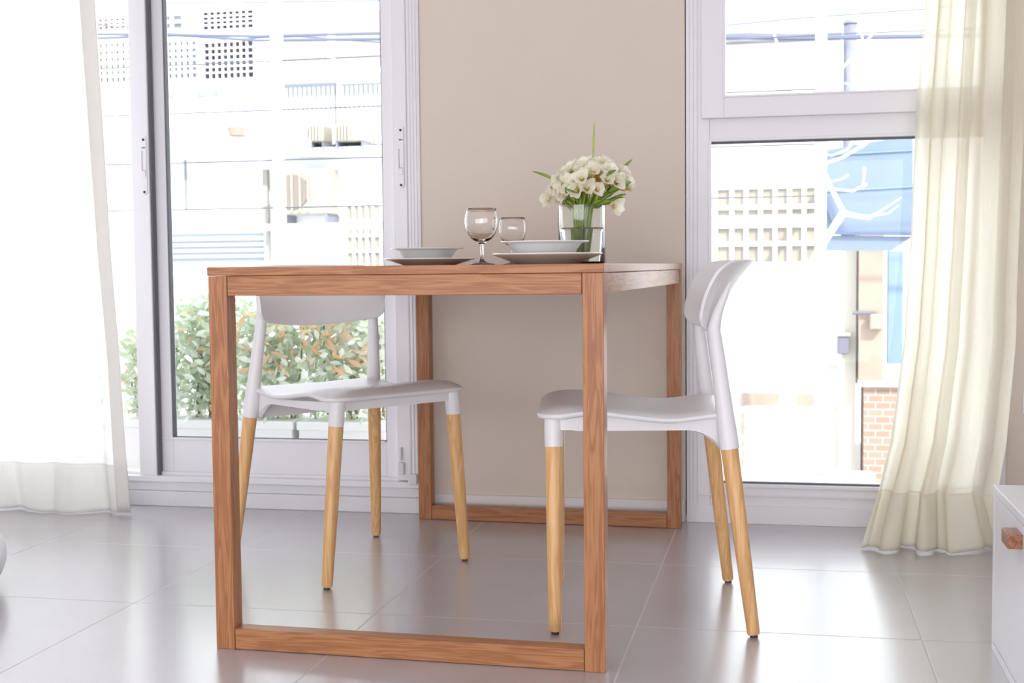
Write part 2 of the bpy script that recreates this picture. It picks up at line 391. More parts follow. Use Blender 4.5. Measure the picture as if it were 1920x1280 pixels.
# ------------------------------------------------------------------ window 2 (fixed glass below, sash above)
w2 = sempty('window_1')
yy = YW-.006
a0 = X(1287, yy, 600); gl = X(1333, yy, 600); zt, zb = Z(262, yy, 1500), Z(909, yy, 1500)
f = MB().box(a0, gl-.004, yy, YW+.09, .0, 2.32)
f.box(gl-.004, W2R, yy+.004, YW+.09, 0, zb-.002)
f.box(gl-.004, W2R, yy+.004, YW+.09, zt+.002, Z(221, yy, 1500)+.008)
f.box(W2R-.06, W2R, yy, YW+.09, 0, 2.32).box(a0, W2R, yy, YW+.09, 2.25, 2.32)
for k in (.008, .02, .032): f.box(a0+k, a0+k+.003, yy-.003, yy+.001, .06, 2.3)
f.box(a0, W2R, yy-.003, yy+.004, 0, .055).box(a0+.03, W2R, yy-.004, yy+.005, .085, .089).box(gl-.008, W2R, yy-.004, yy+.006, zb-.012, zb-.002)
f.box(gl-.008, gl+.002, yy-.004, yy+.006, zb-.002, zt+.008).box(gl-.004, W2R, yy-.003, yy+.006, zt+.002, zt+.010)
f.build('window_frame', U, w2, bevel=.0015)
MB().box(gl-.004, W2R-.06, yy+.018, yy+.034, zb-.004, zb+.003).box(gl-.004, W2R-.06, yy+.018, yy+.034, zt-.004, zt+.002).box(gl-.004, gl, yy+.018, yy+.034, zb, zt).build('window_gasket', M['gasket'], w2)
MB().box(gl-.003, W2R-.06, yy+.030, yy+.034, zb-.003, zt+.002).build('lower_pane', M['pane'], w2)
s0, s1 = X(1316, yy, 200), X(1358, yy, 100); sz0, sz1 = Z(221, yy, 1400), Z(181, yy, 1400)
MB().box(s0, s1, yy-.022, yy+.03, sz0, 2.24).box(s1, W2R-.02, yy-.022, yy+.03, sz0, sz1).box(s1, W2R-.02, yy-.022, yy+.03, 2.18, 2.24).box(W2R-.08, W2R-.02, yy-.022, yy+.03, sz1, 2.18).box(s1-.004, s1+.004, yy-.026, yy+.02, sz1-.006, 2.18).box(s1, W2R-.08, yy-.026, yy+.02, sz1-.004, sz1+.003).build('tilting_sash', U, w2, bevel=.002)
MB().box(s1-.002, W2R-.07, yy+.006, yy+.010, sz1-.002, 2.2).build('upper_pane', M['pane'], w2)

# ------------------------------------------------------------------ curtains
def lerp(a, b, t): return a+(b-a)*t
def interp(tab, v):
    if v <= tab[0][0]: return tab[0][1]
    for (a, x), (b, y) in zip(tab, tab[1:]):
        if v <= b: return lerp(x, y, (v-a)/(b-a))
    return tab[-1][1]
def curtain(name, label, rows, ytab, amp, waves, m, mh, hemz, bottom, nu=220, nz=70, seed=1, edge=0, track=None):
    """rows: (z, xleft, xright); bottom(u) gives the hem height; folds are real"""
    rnd = random.Random(seed)
    L = [(z, a) for z, a, b in rows]; R = [(z, b) for z, a, b in rows]
    ph = [rnd.uniform(0, 6.28) for _ in range(6)]
    def P(u, z):
        xl, xr = interp(L, z), interp(R, z)
        k = u*waves*2*math.pi
        k2 = k + .55*math.sin(u*9+ph[0]) + .5*math.sin(u*17+ph[1]) + .25*math.sin(z*2.2+ph[2]+u*5)
        a = amp*(.75+.35*math.sin(u*23+ph[3]))*(1+.25*math.sin(z*1.7+ph[4]))
        fy = a*math.sin(k2)+.30*a*math.sin(2.3*k2+ph[5])
        fx = .30*a*math.cos(k2*2)
        low = max(0, 1-z/.22)
        fy += low*low*.028*math.sin(k2*.5+ph[1]); fx += low*.006*math.sin(k2+1)
        return Vector((lerp(xl, xr, u)+fx, interp(ytab, z)+fy, z))
    t = thing(name, label, 'curtain', (P(.5, 0).x, P(.5, 0).y, 0))
    def off(v): return v-t.location
    ztop = rows[-1][0]
    def body(u, v):
        zb = bottom(u); return off(P(u, lerp(hemz, ztop, v)))
    b = MB(); b.grid(body, nu, nz); o = b.build('fabric', m, t, smooth=True)
    def hem(u, v):
        z = lerp(bottom(u), hemz, v); return off(P(u, z))
    b = MB(); b.grid(hem, nu, 12); h = b.build('hem', mh, t, smooth=True, solid=.003)
    if edge:
        b = MB(); b.grid(lambda u, v: off(P(lerp(1-edge, 1, u), lerp(bottom(1)+.002, ztop, v)))+Vector((0, -.003, 0)), 10, 70)
        b.build('side_hem', M['sidehem'], t, smooth=True, solid=.002)
    b = MB(); b.box(interp(L, ztop)-.1-t.location.x, interp(R, ztop)+.1-t.location.x, ytab[-1][1]-.02-t.location.y, ytab[-1][1]+.02-t.location.y, ztop-.005, CEIL-.0)
    b.build('ceiling_track', M['whitemetal'], t)
    return t
# left: hangs straight, its free edge at px 175..250
yc = 1.36
def cx(px, py, Y): p = at(px, py, Y); return (p.z, p.x)
rt = [cx(242, 958, 1.34), cx(238, 880, 1.35), cx(222, 700, 1.36), cx(204, 470, 1.37), cx(186, 200, 1.37), cx(172, 0, 1.37)]
rows = [(z, DL+.06, x) for z, x in rt]; rows[0] = (0., DL+.06, rt[0][1]+.005); rows.append((2.5, DL+.06, rows[-1][2]-.05))
random.seed(5)
curtain('sheer_curtain', 'sheer white floor-length curtain hanging at the left edge, in front of the balcony door', rows,
        [(0, 1.33), (.5, 1.37), (2.5, 1.39)], .018, 8, M['sheer'], M['sheerhem'], Z(868, 1.33, 100), lambda u: .005+.003*math.sin(u*14), seed=3, edge=.027)
# right: swept outwards at the floor
lt = [(0.0, at(1603, 1036, 1.15).x), cx(1640, 925, 1.2), cx(1665, 830, 1.25), cx(1690, 640, 1.32), cx(1701, 480, 1.35), cx(1712, 200, 1.37), cx(1728, 0, 1.37)]
rr = [(0.0, at(1885, 1026, 1.3).x), cx(1850, 925, 1.3), cx(1868, 850, 1.34), cx(1891, 661, 1.37), cx(1899, 480, 1.38), cx(1912, 250, 1.38), cx(1922, 0, 1.38)]
zz = sorted(set([0.0]+[a[0] for a in lt]))
rows = [(z, interp(lt, z), interp(rr, z)) for z in zz]; rows.append((2.5, rows[-1][1]+.03, rows[-1][2]+.05))
curtain('linen_curtain', 'cream linen curtain in deep folds right of the tall window, trailing on the floor', rows,
        [(0, 1.19), (.1, 1.215), (.3, 1.29), (.7, 1.35), (2.5, 1.39)], .044, 4.0, M['linen'], M['linenhem'], Z(925, 1.2, 1720), lambda u: .003+.005*abs(math.sin(u*9+.5)), seed=11, nu=260)

# ------------------------------------------------------------------ dining table
TH = -0.02627; TW, TL, TH_ = .8266, 1.449, .796
tb = thing('dining_table', 'long wooden dining table with sled-style frame legs, pushed against the wall', 'table', (0, 0, 0), TH)
lw = .041
MB().box(0, TW, 0, TL, .7785, TH_).build('tabletop', M['ashx'], tb, bevel=.0015)
for x0 in (0.002, TW-lw-.002):
    for y0 in (.001, TL-lw):
        MB().box(x0, x0+lw, y0, y0+lw, 0, .778).build('leg', M['ashz'], tb, bevel=.0015)
for y0 in (.001, TL-lw):
    MB().box(lw+.003, TW-lw-.003, y0+.001, y0+lw-.001, 0.001, .044).build('foot_rail', M['ashx'], tb, bevel=.0015)
    MB().box(lw+.003, TW-lw-.003, y0+.001, y0+.024, .737, .778).build('end_apron', M['ashx'], tb, bevel=.0015)
for x0 in (.004, TW-.026):
    MB().box(x0, x0+.022, lw+.002, TL-lw-.001, .737, .778).build('side_apron', M['ashy'], tb, bevel=.0015)

# ------------------------------------------------------------------ chairs
def rrect(hx0, hx1, y0, y1, r0, r1, n=8):
    """rounded trapezoid outline, y0 rear (half width hx0), y1 front (hx1)"""
    pts = []
    for (cx_, cy, a0, r) in ((hx1-r1, y1-r1, 0, r1), (-(hx1-r1), y1-r1, 90, r1), (-(hx0-r0), y0+r0, 180, r0), (hx0-r0, y0+r0, 270, r0)):
        for k in range(n+1):
            a = math.radians(a0+90*k/n); pts.append((cx_+r*math.cos(a), cy+r*math.sin(a)))
    out = []
    for p, q in zip(pts, pts[1:]+pts[:1]):
        m_ = max(1, int(math.hypot(q[0]-p[0], q[1]-p[1])/.013))
        out += [(lerp(p[0], q[0], k/m_), lerp(p[1], q[1], k/m_)) for k in range(m_)]
    return out
def sst(t): t = max(0, min(1, t)); return t*t*(3-2*t)
def seat_z(x, y):
    z = .4700 + .021*sst((y+.06)/.24)                    # front rises
    z -= .010*math.exp(-((x/.13)**2))*math.exp(-(((y+.02)/.12)**2))
    z += .011*sst((-y-.03)/.13)
    return z
def make_chair(label):
    t = thing('dining_chair', label, 'chair')
    # seat shell
    out = rrect(.202, .222, -.175, .250, .03, .055)
    b = MB(); rings = []
    for s in [1, .99, .975, .955, .93, .9, .865, .83, .79, .74, .68, .6, .5, .4, .3, .2, .1]:
        rings.append([b.bm.verts.new((x*s, (y-.03)*s+.03, seat_z(x*s, (y-.03)*s+.03)-.007*max(0, (s-.76)/.24)**2.4*(1+1.6*sst((y-.12)/.1)))) for x, y in out])
    c = b.bm.verts.new((0, .03, seat_z(0, .03)))
    n = len(out)
    for a, d in zip(rings, rings[1:]):
        for k in range(n): b.bm.faces.new((a[k], a[(k+1) % n], d[(k+1) % n], d[k]))
    for k in range(n): b.bm.faces.new((rings[-1][k], rings[-1][(k+1) % n], c))
    lip = [b.bm.verts.new((v.co.x*.995, (v.co.y-.03)*.995+.03, v.co.z-.009)) for v in rings[0]]
    inn = [b.bm.verts.new((v.co.x*.94, (v.co.y-.03)*.94+.03, v.co.z-.011)) for v in rings[0]]
    for a, d in ((lip, rings[0]), (inn, lip)):
        for k in range(n): b.bm.faces.new((a[k], a[(k+1) % n], d[(k+1) % n], d[k]))
    b.bm.faces.new(inn)
    b.build('seat', M['plastic'], t, smooth=True)
    # apron under the seat, deeper towards the rear corners
    ap = rrect(.190, .200, -.165, .222, .02, .035, 10); b = MB(); top = []; bot = []; tin = []; bin_ = []
    for x, y in ap:
        zt = seat_z(x, min(y, .2))-.016
        zb_ = .4365 - .044*max(0, min(1, (-y-.075)/.08))**2
        if y > .17: zb_ += .002
        top.append(b.bm.verts.new((x, y, zt))); bot.append(b.bm.verts.new((x*.995, y, zb_)))
        tin.append(b.bm.verts.new((x*.95, (y-.03)*.95+.03, zt))); bin_.append(b.bm.verts.new((x*.95, (y-.03)*.95+.03, zb_)))
    n = len(ap)
    for a, d in ((bot, top), (top, tin), (tin, bin_), (bin_, bot)):
        for k in range(n): b.bm.faces.new((a[k], a[(k+1) % n], d[(k+1) % n], d[k]))
    smooth_angle(b.build('seat_rim', M['plastic'], t), 50)
    # leg lines: base -> at height z
    for sx in (-1, 1):
        F0 = lambda z: Vector((sx*(.224-.0875*z), .213+.002*z, z))
        R0 = lambda z: Vector((sx*(.240-.0875*z), -.210+.120*z, z))
        MB().tube([F0(.478), F0(.46), F0(.44), F0(.402)], [.0185, .0195, .020, .0195], 24).build('front_sleeve', M['plastic'], t, smooth=False)
        smooth_angle(t.children[-1], 40)
        ps = [R0(.398), R0(.43), R0(.47), R0(.53), R0(.60), R0(.655)]
        last = R0(.655)
        ps += [Vector((last.x*.985, last.y-.009, .69)), Vector((last.x*.965, last.y-.024, .725)), Vector((last.x*.95, last.y-.036, .752))]
        o = MB().tube(ps, [.0212, .0208, .019, .0172, .0158, .0140, .0105, .007, .003], 24).build('back_post', M['plastic'], t)
        smooth_angle(o, 40)
        for G in (F0, R0):
            o = MB().tube([G(.410), G(.39), G(.2), G(.012), G(.006)], [.0188, .0188, .0168, .0138, .0125], 24).build('leg', M['beech'], t); smooth_angle(o, 40)
            o2 = MB().tube([G(.010), G(0.0)], .0085, 16).build('foot_pad', M['foot'], o)
    # backrest: curved band leaning back at the top
    def back(u, v):
        s = math.sin((u-.5)*math.pi); rc = .030; ins = 0
        d = (1-abs(s))*.205
        if d < rc: ins = rc-math.sqrt(max(0, rc*rc-(rc-d)**2))
        t_ = .5+(v-.5)*(1-ins/.083)
        zlow = .635+.018*s*s; zt = .8035-.004*s*s
        z = lerp(zlow, zt, t_)
        y = -.160+.060*s*s-.078*t_**2.2*(1-.3*s*s)
        return (s*.205, y, z)
    b = MB(); b.grid(back, 56, 16)
    b.build('backrest', M['plastic'], t, smooth=True, solid=.0075, sub=1)
    return t
def fwd_rot(fx, fy): return math.atan2(fy, fx)-math.pi/2
ch = make_chair('white plastic chair with wooden legs in the foreground right of the table, seat facing left')
f = Vector((-.988, -.153)).normalized()
ch.location = (.858, .481, 0); ch.rotation_euler.z = fwd_rot(f.x, f.y); ch['group'] = 'white dining chairs at the table'
c2 = copy_tree(ch); c2['label'] = 'white plastic chair with wooden legs left of the table, its back to the balcony door'
f = Vector((.343, -.246)).normalized()
mid = Vector(((.067+.313)/2, (.506+.881)/2)) - f*.213
c2.location = (mid.x, mid.y, 0); c2.rotation_euler.z = fwd_rot(f.x, f.y)

# ------------------------------------------------------------------ tableware
ZT = .796
def dish(name, label, cat, loc, r, h, foot, group, deep):
    th = .0032
    if deep: prof = [(foot, 0), (foot+.004, .0015), (r*.80, h*.86), (r*.86, h*.96), (r, h), (r, h+.0025), (r*.85, h*.98+.002), (r*.77, h*.84+.002), (foot-.002, .006), (0, .0055)]
    else: prof = [(foot, 0), (foot+.003, .001), (r*.78, h*.52), (r*.97, h*.92), (r, h), (r*.995, h+.0028), (r*.95, h*.97+.002), (r*.76, h*.55+.004), (foot, .0055), (0, .005)]
    prof = [(0, .0015), (foot-.006, .0015), (foot-.004, 0)]+prof
    o = MB().lathe(prof, 72).build(name, M['china'], smooth=True); o.location = loc
    return tag(o, label, cat, group)
pR = at(1026, 480, .30); pL = at(806, 486, .74)
g1 = 'white dinner plates on the table'; g2 = 'white soup bowls on the plates'
dish('dinner_plate', 'large white dinner plate by the near right corner of the table, under a bowl', 'plate', (pR.x, .30, ZT), .121, .0215, .065, g1, 0)
dish('soup_bowl', 'white shallow bowl on the dinner plate in front of the flower vase', 'bowl', (at(1021, 450, .30).x, .30, ZT+.0058), .0975, .042, .052, g2, 1)
dish('dinner_plate', 'white dinner plate under a bowl, on the table left of the wine glasses', 'plate', (pL.x, .74, ZT), .117, .0165, .063, g1, 0)
dish('soup_bowl', 'white shallow bowl on the plate at the left side of the table', 'bowl', (at(801, 466, .74).x, .74, ZT+.0058), .0935, .037, .050, g2, 1)

def wine_glass(label, loc):
    t = thing('wine_glass', label, 'glass', loc, 0, 'stemmed wine glasses on the table')
    # one solid piece of glass: foot, stem, bowl with wall thickness
    o = [(.0, 0.0), (.030, 0.0), (.0305, .0012), (.024, .0030), (.010, .0062), (.0048, .0115), (.0042, .020), (.0042, .040), (.0055, .047), (.0120, .0515), (.0225, .0580),
         (.0310, .0690), (.0360, .0830), (.0378, .0960), (.0370, .1080), (.0345, .1190), (.0330, .1262)]
    i = [(.0322, .1266), (.0316, .1262), (.0332, .1188), (.0357, .1080), (.0364, .0960), (.0346, .0835), (.0296, .0705), (.0215, .0610), (.0110, .0556), (0, .0540)]
    bowl = MB().lathe(o+i, 64).build('glass_body', M['glass'], t, smooth=True)
    return t
gA = at(903, 440, .36); gB = at(961.5, 450, .93)
wine_glass('larger-looking clear wine glass, nearest, between the two plate settings', (gA.x, .36, ZT))
wine_glass('clear wine glass farther back, partly hidden behind the bowl on the right', (gB.x, .93, ZT))

# ------------------------------------------------------------------ vase and bouquet
VY = .62; vx = at(1091, 440, VY).x; VR, VH = .0565, .142
vs = thing('flower_vase', 'clear cylindrical glass vase half full of water, behind the right plates', 'vase', (vx, VY, ZT))
o = MB().lathe([(0, 0), (VR-.002, 0), (VR, .002), (VR, VH-.001), (VR-.0015, VH), (VR-.003, VH-.001), (VR-.0032, .006), (VR-.006, .005), (0, .005)], 72).build('glass_body', M['vglass'], vs)
smooth_angle(o, 50)
o = MB().lathe([(0, .0054), (VR-.0062, .0054), (VR-.0036, .0064), (VR-.0036, .0870), (VR-.0045, .0864), (0, .0862)], 64).build('water', M['water'], vs); smooth_angle(o, 50)
bq = thing('flower_bouquet', 'bouquet of cream-white freesias with green leaves standing in the glass vase', 'flowers', (vx, VY, ZT+.02))
rnd = random.Random(8)
BC = Vector((0.004, 0, .160))      # bouquet heart, relative to bq
def petal(b, c, ax, side, L, W, curl, mi):
    """one curved petal starting at c growing along ax, leaning to side"""
    nrm = side.cross(ax).normalized(); N_ = 5; prev = None
    for k in range(N_+1):
        t = k/N_
        p = c+ax*(L*(t-.25*t*t*curl))+side*(L*(.22*t+.62*curl*t*t))
        wd = W*(math.sin(math.pi*min(1, .12+t*.80))**.7)*(1 if t < 1 else .45)
        cup = (ax*-.12+side*.0)
        row = [b.bm.verts.new(p-nrm*wd+ax*wd*.25), b.bm.verts.new(p), b.bm.verts.new(p+nrm*wd+ax*wd*.25)]
        if prev:
            for i in range(2): b.bm.faces.new((prev[i], prev[i+1], row[i+1], row[i])).material_index = 1 if k == 1 else mi
        prev = row
def flower(pos, ax, size):
    ax = ax.normalized(); u = ax.cross(Vector((0.1, .2, 1))).normalized(); v = ax.cross(u); b = MB()
    base = pos-ax*size*.55
    b.tube([base-ax*.008, base, base+ax*size*.35], [.0018, .0028, size*.2], 8, cap=False)
    for f_ in b.bm.faces: f_.material_index = 1
    for ring, n_, cu, off_ in ((0, 3, .95, 0), (1, 3, .65, .5)):
        for k in range(n_):
            a = 2*math.pi*(k+off_)/n_+rnd.uniform(-.12, .12)
            side = u*math.cos(a)+v*math.sin(a)
            petal(b, base+ax*size*.30+side*size*.14, ax, side, size*rnd.uniform(.75, .95), size*rnd.uniform(.34, .44), cu*rnd.uniform(.75, 1.15), 0)
    for k in range(3):
        a = k*2.1; b.tube([base+ax*size*.3, base+ax*size*.85+(u*math.cos(a)+v*math.sin(a))*size*.08], .0008, 5)
        for f_ in b.bm.faces[-7:] if False else []: pass
    o = b.build('flower', M['petal'], bq, smooth=True, mats=[M['petal'], M['petalc']])
    return o
heads = []
# flower heads in the photograph's outline: (dx, dz, dy) about the bouquet
lay = []
for k in range(92):
    for _ in range(60):
        a = rnd.uniform(0, 2*math.pi); e = math.radians(rnd.uniform(2, 82))
        d = Vector((math.cos(a)*math.cos(e), math.sin(a)*math.cos(e), math.sin(e)))
        q2 = rnd.uniform(.8, 1); p = Vector((.022+d.x*.102*q2, d.y*.075*q2, .146+d.z*.079*q2+.012*d.x))
        if all((p-q_).length > .0148 for q_, _d2 in lay): lay.append((p, d)); break
lay += [(Vector((.108, -.01, .172)), Vector((1, -.2, .4))), (Vector((.098, -.02, .198)), Vector((.8, -.3, .7))), (Vector((.085, -.05, .115)), Vector((.7, -.5, -.4))), (Vector((-.074, -.03, .138)), Vector((-.9, -.5, -.1)))]
for p, d in lay: flower(p, (d+Vector((rnd.uniform(-.3, .3), rnd.uniform(-.3, .1), rnd.uniform(-.1, .25)))), rnd.uniform(.022, .031))
# stems: from inside the vase fan out to the heads
for k in range(22):
    a = 2*math.pi*k/22+rnd.uniform(-.2, .2); r = rnd.uniform(.35, 1)
    foot = Vector((math.cos(a)*.016*r-.002, math.sin(a)*.018*r, -.008+rnd.uniform(0, .01)))
    neck = Vector((math.cos(a)*.026*r+.004, math.sin(a)*.026*r, .112))
    top = Vector((.015+math.cos(a)*.080*r, math.sin(a)*.05*r, .165))
    MB().tube([foot, foot.lerp(neck, .5)+Vector((0, 0, 0)), neck, neck.lerp(top, .55)+Vector((0, 0, .006)), top], [.0021, .0021, .0019, .0016, .0010], 8).build('stem', M['stem'], bq, smooth=True)
# buds and calyces low in the bouquet
for k in range(34):
    a = rnd.uniform(0, 2*math.pi); d = Vector((math.cos(a), math.sin(a)*.7, 0)); r = rnd.uniform(.02, .075)
    p = Vector((.006, 0, .127+rnd.uniform(0, .04)))+d*r; ax = (d*.6+Vector((0, 0, 1))).normalized()
    MB().tube([p-ax*.02-d*.012, p-ax*.008, p, p+ax*.008, p+ax*.015], [.0009, .0013, .0034, .0034, .0008], 8).build('bud', M['bud'] if k % 3 == 0 else M['darkstem'] if k % 3 == 1 else M['stem'], bq, smooth=True)
def leafblade(base, tip, wd, bend, m, name='leaf'):
    base, tip = Vector(base), Vector(tip); ax = tip-base; n = ax.cross(Vector((0, 1, .05))).normalized(); b = MB()
    up = n.cross(ax).normalized()
    def fn(u, v):
        w_ = wd*math.sin(math.pi*min(1, .08+v*.92))**.8
        return base+ax*v+Vector((0, 0, bend*math.sin(math.pi*v)))+n*w_*(u-.5)*2+up*abs(u-.5)*wd*.7
    b.grid(fn, 4, 12); return b.build(name, m, bq, smooth=True, solid=.0006)
def bp(px, py, dy=0.): q_ = at(px, py, VY+dy); return q_-Vector(bq.location)
LF = M['leaf']
for k in range(26):
    a = 2*math.pi*k/26+rnd.uniform(-.1, .1); d = Vector((math.cos(a), math.sin(a)*.75, 0)); r = rnd.uniform(.035, .085)
    b0 = Vector((.010, 0, .118))+d*.022; t0 = Vector((.020, 0, .128+rnd.uniform(.0, .03)))+d*r
    leafblade(b0, t0, rnd.uniform(.003, .007), rnd.uniform(-.004, .006), LF if k % 3 else M['stem'])
leafblade(bp(1045, 340), bp(998, 321), .0035, .003, LF)
leafblade(bp(1160, 325), bp(1186, 298), .0035, .002, LF)
leafblade(bp(1112, 296), bp(1114, 228), .0024, 0, M['stem'], 'grass_blade')
leafblade(bp(1080, 372, -.05), bp(1052, 356, -.055), .009, .004, LF)
leafblade(bp(1078, 378, -.06), bp(1060, 352, -.07), .010, .004, LF)
leafblade(bp(1140, 360, -.04), bp(1184, 341, -.05), .0085, .004, LF)
leafblade(bp(1125, 378, -.03), bp(1165, 352, -.04), .005, .004, LF)
leafblade(bp(1058, 384, -.03), bp(1032, 350, -.04), .005, .004, LF)
leafblade(bp(1135, 330, -.06), bp(1155, 319, -.08), .004, .002, LF)
leafblade(bp(1150, 372, -.02), bp(1174, 364, -.04), .003, .002, LF)

# ------------------------------------------------------------------ cabinet, cushion, outlet
CX, CY0, CY1, CW = 1.580, -1.05, .271, .42
cb = thing('media_cabinet', 'low white cabinet with a drawer at the right edge of the room', 'cabinet', (CX, CY1, 0))
tk = .018
b = MB(); b.box(0, CW, CY0-CY1, 0, .34-tk, .34).box(0, CW, CY0-CY1, 0, 0, tk).box(0, CW, -tk, 0, tk, .34-tk).box(0, CW, CY0-CY1, CY0-CY1+tk, tk, .34-tk).box(CW-tk, CW, CY0-CY1, 0, tk, .34-tk)
b.build('body', M['cab'], cb, bevel=.0012)
for k in range(2):
    ya = -tk-.002-k*.642; d_ = MB().box(.001, .02, ya-.64, ya, tk+.002, .34-tk-.002).build('drawer', M['cab'], cb, bevel=.001)
    hy = -.293 if k == 0 else -.293-.642
    MB().box(-.0245, .001, hy-.034, hy+.034, .278, .304).build('handle', M['darkwood'], d_, bevel=.0012)
# cushion: only its rounded side reaches into the picture
cu = thing('floor_cushion', 'rounded edge of a white padded cushion on the floor at the left edge', 'cushion', (-1.10, .16, 0))
b = MB(); R_ = .432
def cf(u, v):
    a = u*2*math.pi; e = (v-.5)*math.pi
    c_, s_ = math.cos(e), math.sin(e)
    r = R_*(abs(c_)**.45)*(1+.012*math.sin(a*9)*c_)
    return (r*math.cos(a), r*math.sin(a), .085+.085*math.copysign(abs(s_)**.8, s_))
b.grid(cf, 72, 24); bmesh.ops.remove_doubles(b.bm, verts=b.bm.verts, dist=1e-5)
b.build('cover', M['fabric'], cu, smooth=True)
cu.children[0]['label'] = 'white padded cover'
ow = thing('wall_outlet', 'white wall outlet plate on the back wall at the right edge', 'outlet', (X(1917, YW, 757)+.04, YW, Z(757, YW, 1917)))
MB().box(-.04, .04, -.009, 0, -.03, .03).build('cover_plate', M['whitemetal'], ow, bevel=.003)
for s_ in (-1, 1): MB().box(s_*.012-.002, s_*.012+.002, -.0095, -.0085, -.006, .006).build('socket_slot', M['gasket'], ow)

# ================================================================== outside
# balcony
BY = 2.62
struct(MB().box(-4.2, 1.5, YW+T, BY+.1, -.14, -.02).build('trim_1', M['terrace']))
rl = thing('balcony_railing', 'white metal balcony railing with a tall post and thin wires outside the glass door', 'railing', (X(527, BY), BY, -.02))
ox, oz = rl.location.x, -.02
def loc(x, z): return x-ox, z-oz
xa, xb = -3.6-ox, 1.3-ox
MB().box(-.022, .022, -.022, .022, 0, 2.6).build('post', M['whitemetal'], rl, bevel=.003)
for xx in (xa, xb): MB().box(xx-.022, xx+.022, -.022, .022, 0, 2.6).build('post', M['whitemetal'], rl, bevel=.003)
zr = Z(426, BY, 500)-oz
MB().box(xa+.022, -.0222, -.025, .025, zr-.014, zr+.014).box(.0222, xb-.022, -.025, .025, zr-.014, zr+.014).build('handrail', M['whitemetal'], rl, bevel=.003)
MB().box(xa+.022, xb-.022, -.02, .02, 2.56, 2.6).build('top_rail', M['whitemetal'], rl)
for py in (115, 207, 301, 390):
    z = Z(py, BY, 500)-oz
    MB().tube([(xa, .0, z+.004), ((xa+xb)/2, 0, z), (xb, 0, z+.004)], .0026, 6).build('wire', M['greyrecess'], rl)
for k in range(6):
    z = .12+k*.11; MB().box(xa+.022, xb-.022, .026, .034, z, z+.022).build('slat', M['whitemetal'], rl)
# planters and hedge
tz = Z(796, 2.3, 500)+.02
def shrub(x0, x1, y, ztop, n, seed, label, orange):
    rnd = random.Random(seed); xc = (x0+x1)/2
    t = thing('potted_shrub', label, 'shrub', (xc, y, -.02), 0, 'shrubs in troughs on the balcony')
    hw = (x1-x0)/2; zt = tz+.02
    o = MB(); o.box(-hw+.01, hw-.01, -.10, .10, 0, zt); o.box(-hw+.003, hw-.003, -.107, .107, zt-.03, zt+.004); o.build('trough', M['trough'], t, bevel=.004)
    s = MB()
    for k in range(9):
        bx = rnd.uniform(-hw*.8, hw*.8); tx = bx+rnd.uniform(-.08, .08)
        s.tube([(bx, 0, zt), ((bx+tx)/2, rnd.uniform(-.03, .03), (zt+ztop)/2), (tx, rnd.uniform(-.06, .06), ztop-.03)], [.005, .004, .002], 6)
    s.build('stems', M['hstem'], t)
    for nm, m, cnt, sz in (('green_leaves', M['hgreen'], int(n*.5), .020), ('pale_leaves', M['hpale'], int(n*.5), .021), ('orange_leaves', M['horange'], orange, .028)):
        b = MB()
        for k in range(cnt):
            x = rnd.uniform(-hw+.02, hw-.02); top = ztop+.03*math.sin(x*21+seed)+.03*math.sin(x*47)
            z = zt+.01+(top-zt)*rnd.random()**.8
            if nm == 'orange_leaves': z = zt+(top-zt)*rnd.uniform(.45, 1.12); c = Vector((x, rnd.uniform(-.15, -.06), z))
            else: c = Vector((x, rnd.gauss(0, .07), z))
            ax = Vector((rnd.uniform(-1, 1), rnd.uniform(-.9, .3), rnd.uniform(-.3, 1))).normalized()
            sd = ax.cross(Vector((rnd.uniform(-1, 1), 1, rnd.uniform(-1, 1)))).normalized(); nn = sd.cross(ax)
            L_ = sz*rnd.uniform(.7, 1.4); W_ = L_*(.42 if nm != 'orange_leaves' else .26)
            v = [b.bm.verts.new(c+q_) for q_ in (ax*-L_, ax*-.3*L_+sd*W_+nn*.2*W_, ax*.3*L_+sd*W_*.9+nn*.2*W_, ax*L_, ax*.3*L_-sd*W_*.9+nn*.2*W_, ax*-.3*L_-sd*W_+nn*.2*W_)]
            mid1 = b.bm.verts.new(c-ax*.3*L_); mid2 = b.bm.verts.new(c+ax*.3*L_)
            for f_ in ((0, 1, 6), (1, 2, 7, 6), (2, 3, 7), (3, 4, 7), (4, 5, 6, 7), (5, 0, 6)):
                vv = v+[mid1, mid2]; b.bm.faces.new([vv[i] for i in f_])
        b.build(nm, m, t)
    return t
hx = [X(225, 2.3), X(330, 2.3), X(440, 2.3), X(560, 2.3), X(735, 2.3)]
hl = ['leafy shrub seen at the open left side of the balcony door', 'green shrub behind the left part of the door glass, beside the table leg', 'pale green shrub behind the glass, seen under the left chair back', 'shrub with orange young leaves behind the glass, right of the railing post']
for k in range(4): shrub(hx[k]+.004, hx[k+1]-.004, 2.33, Z((625, 578, 590, 572)[k], 2.3, 500)+.02, (1100, 1500, 1500, 2000)[k], 20+k, hl[k], (10, 12, 60, 120)[k])

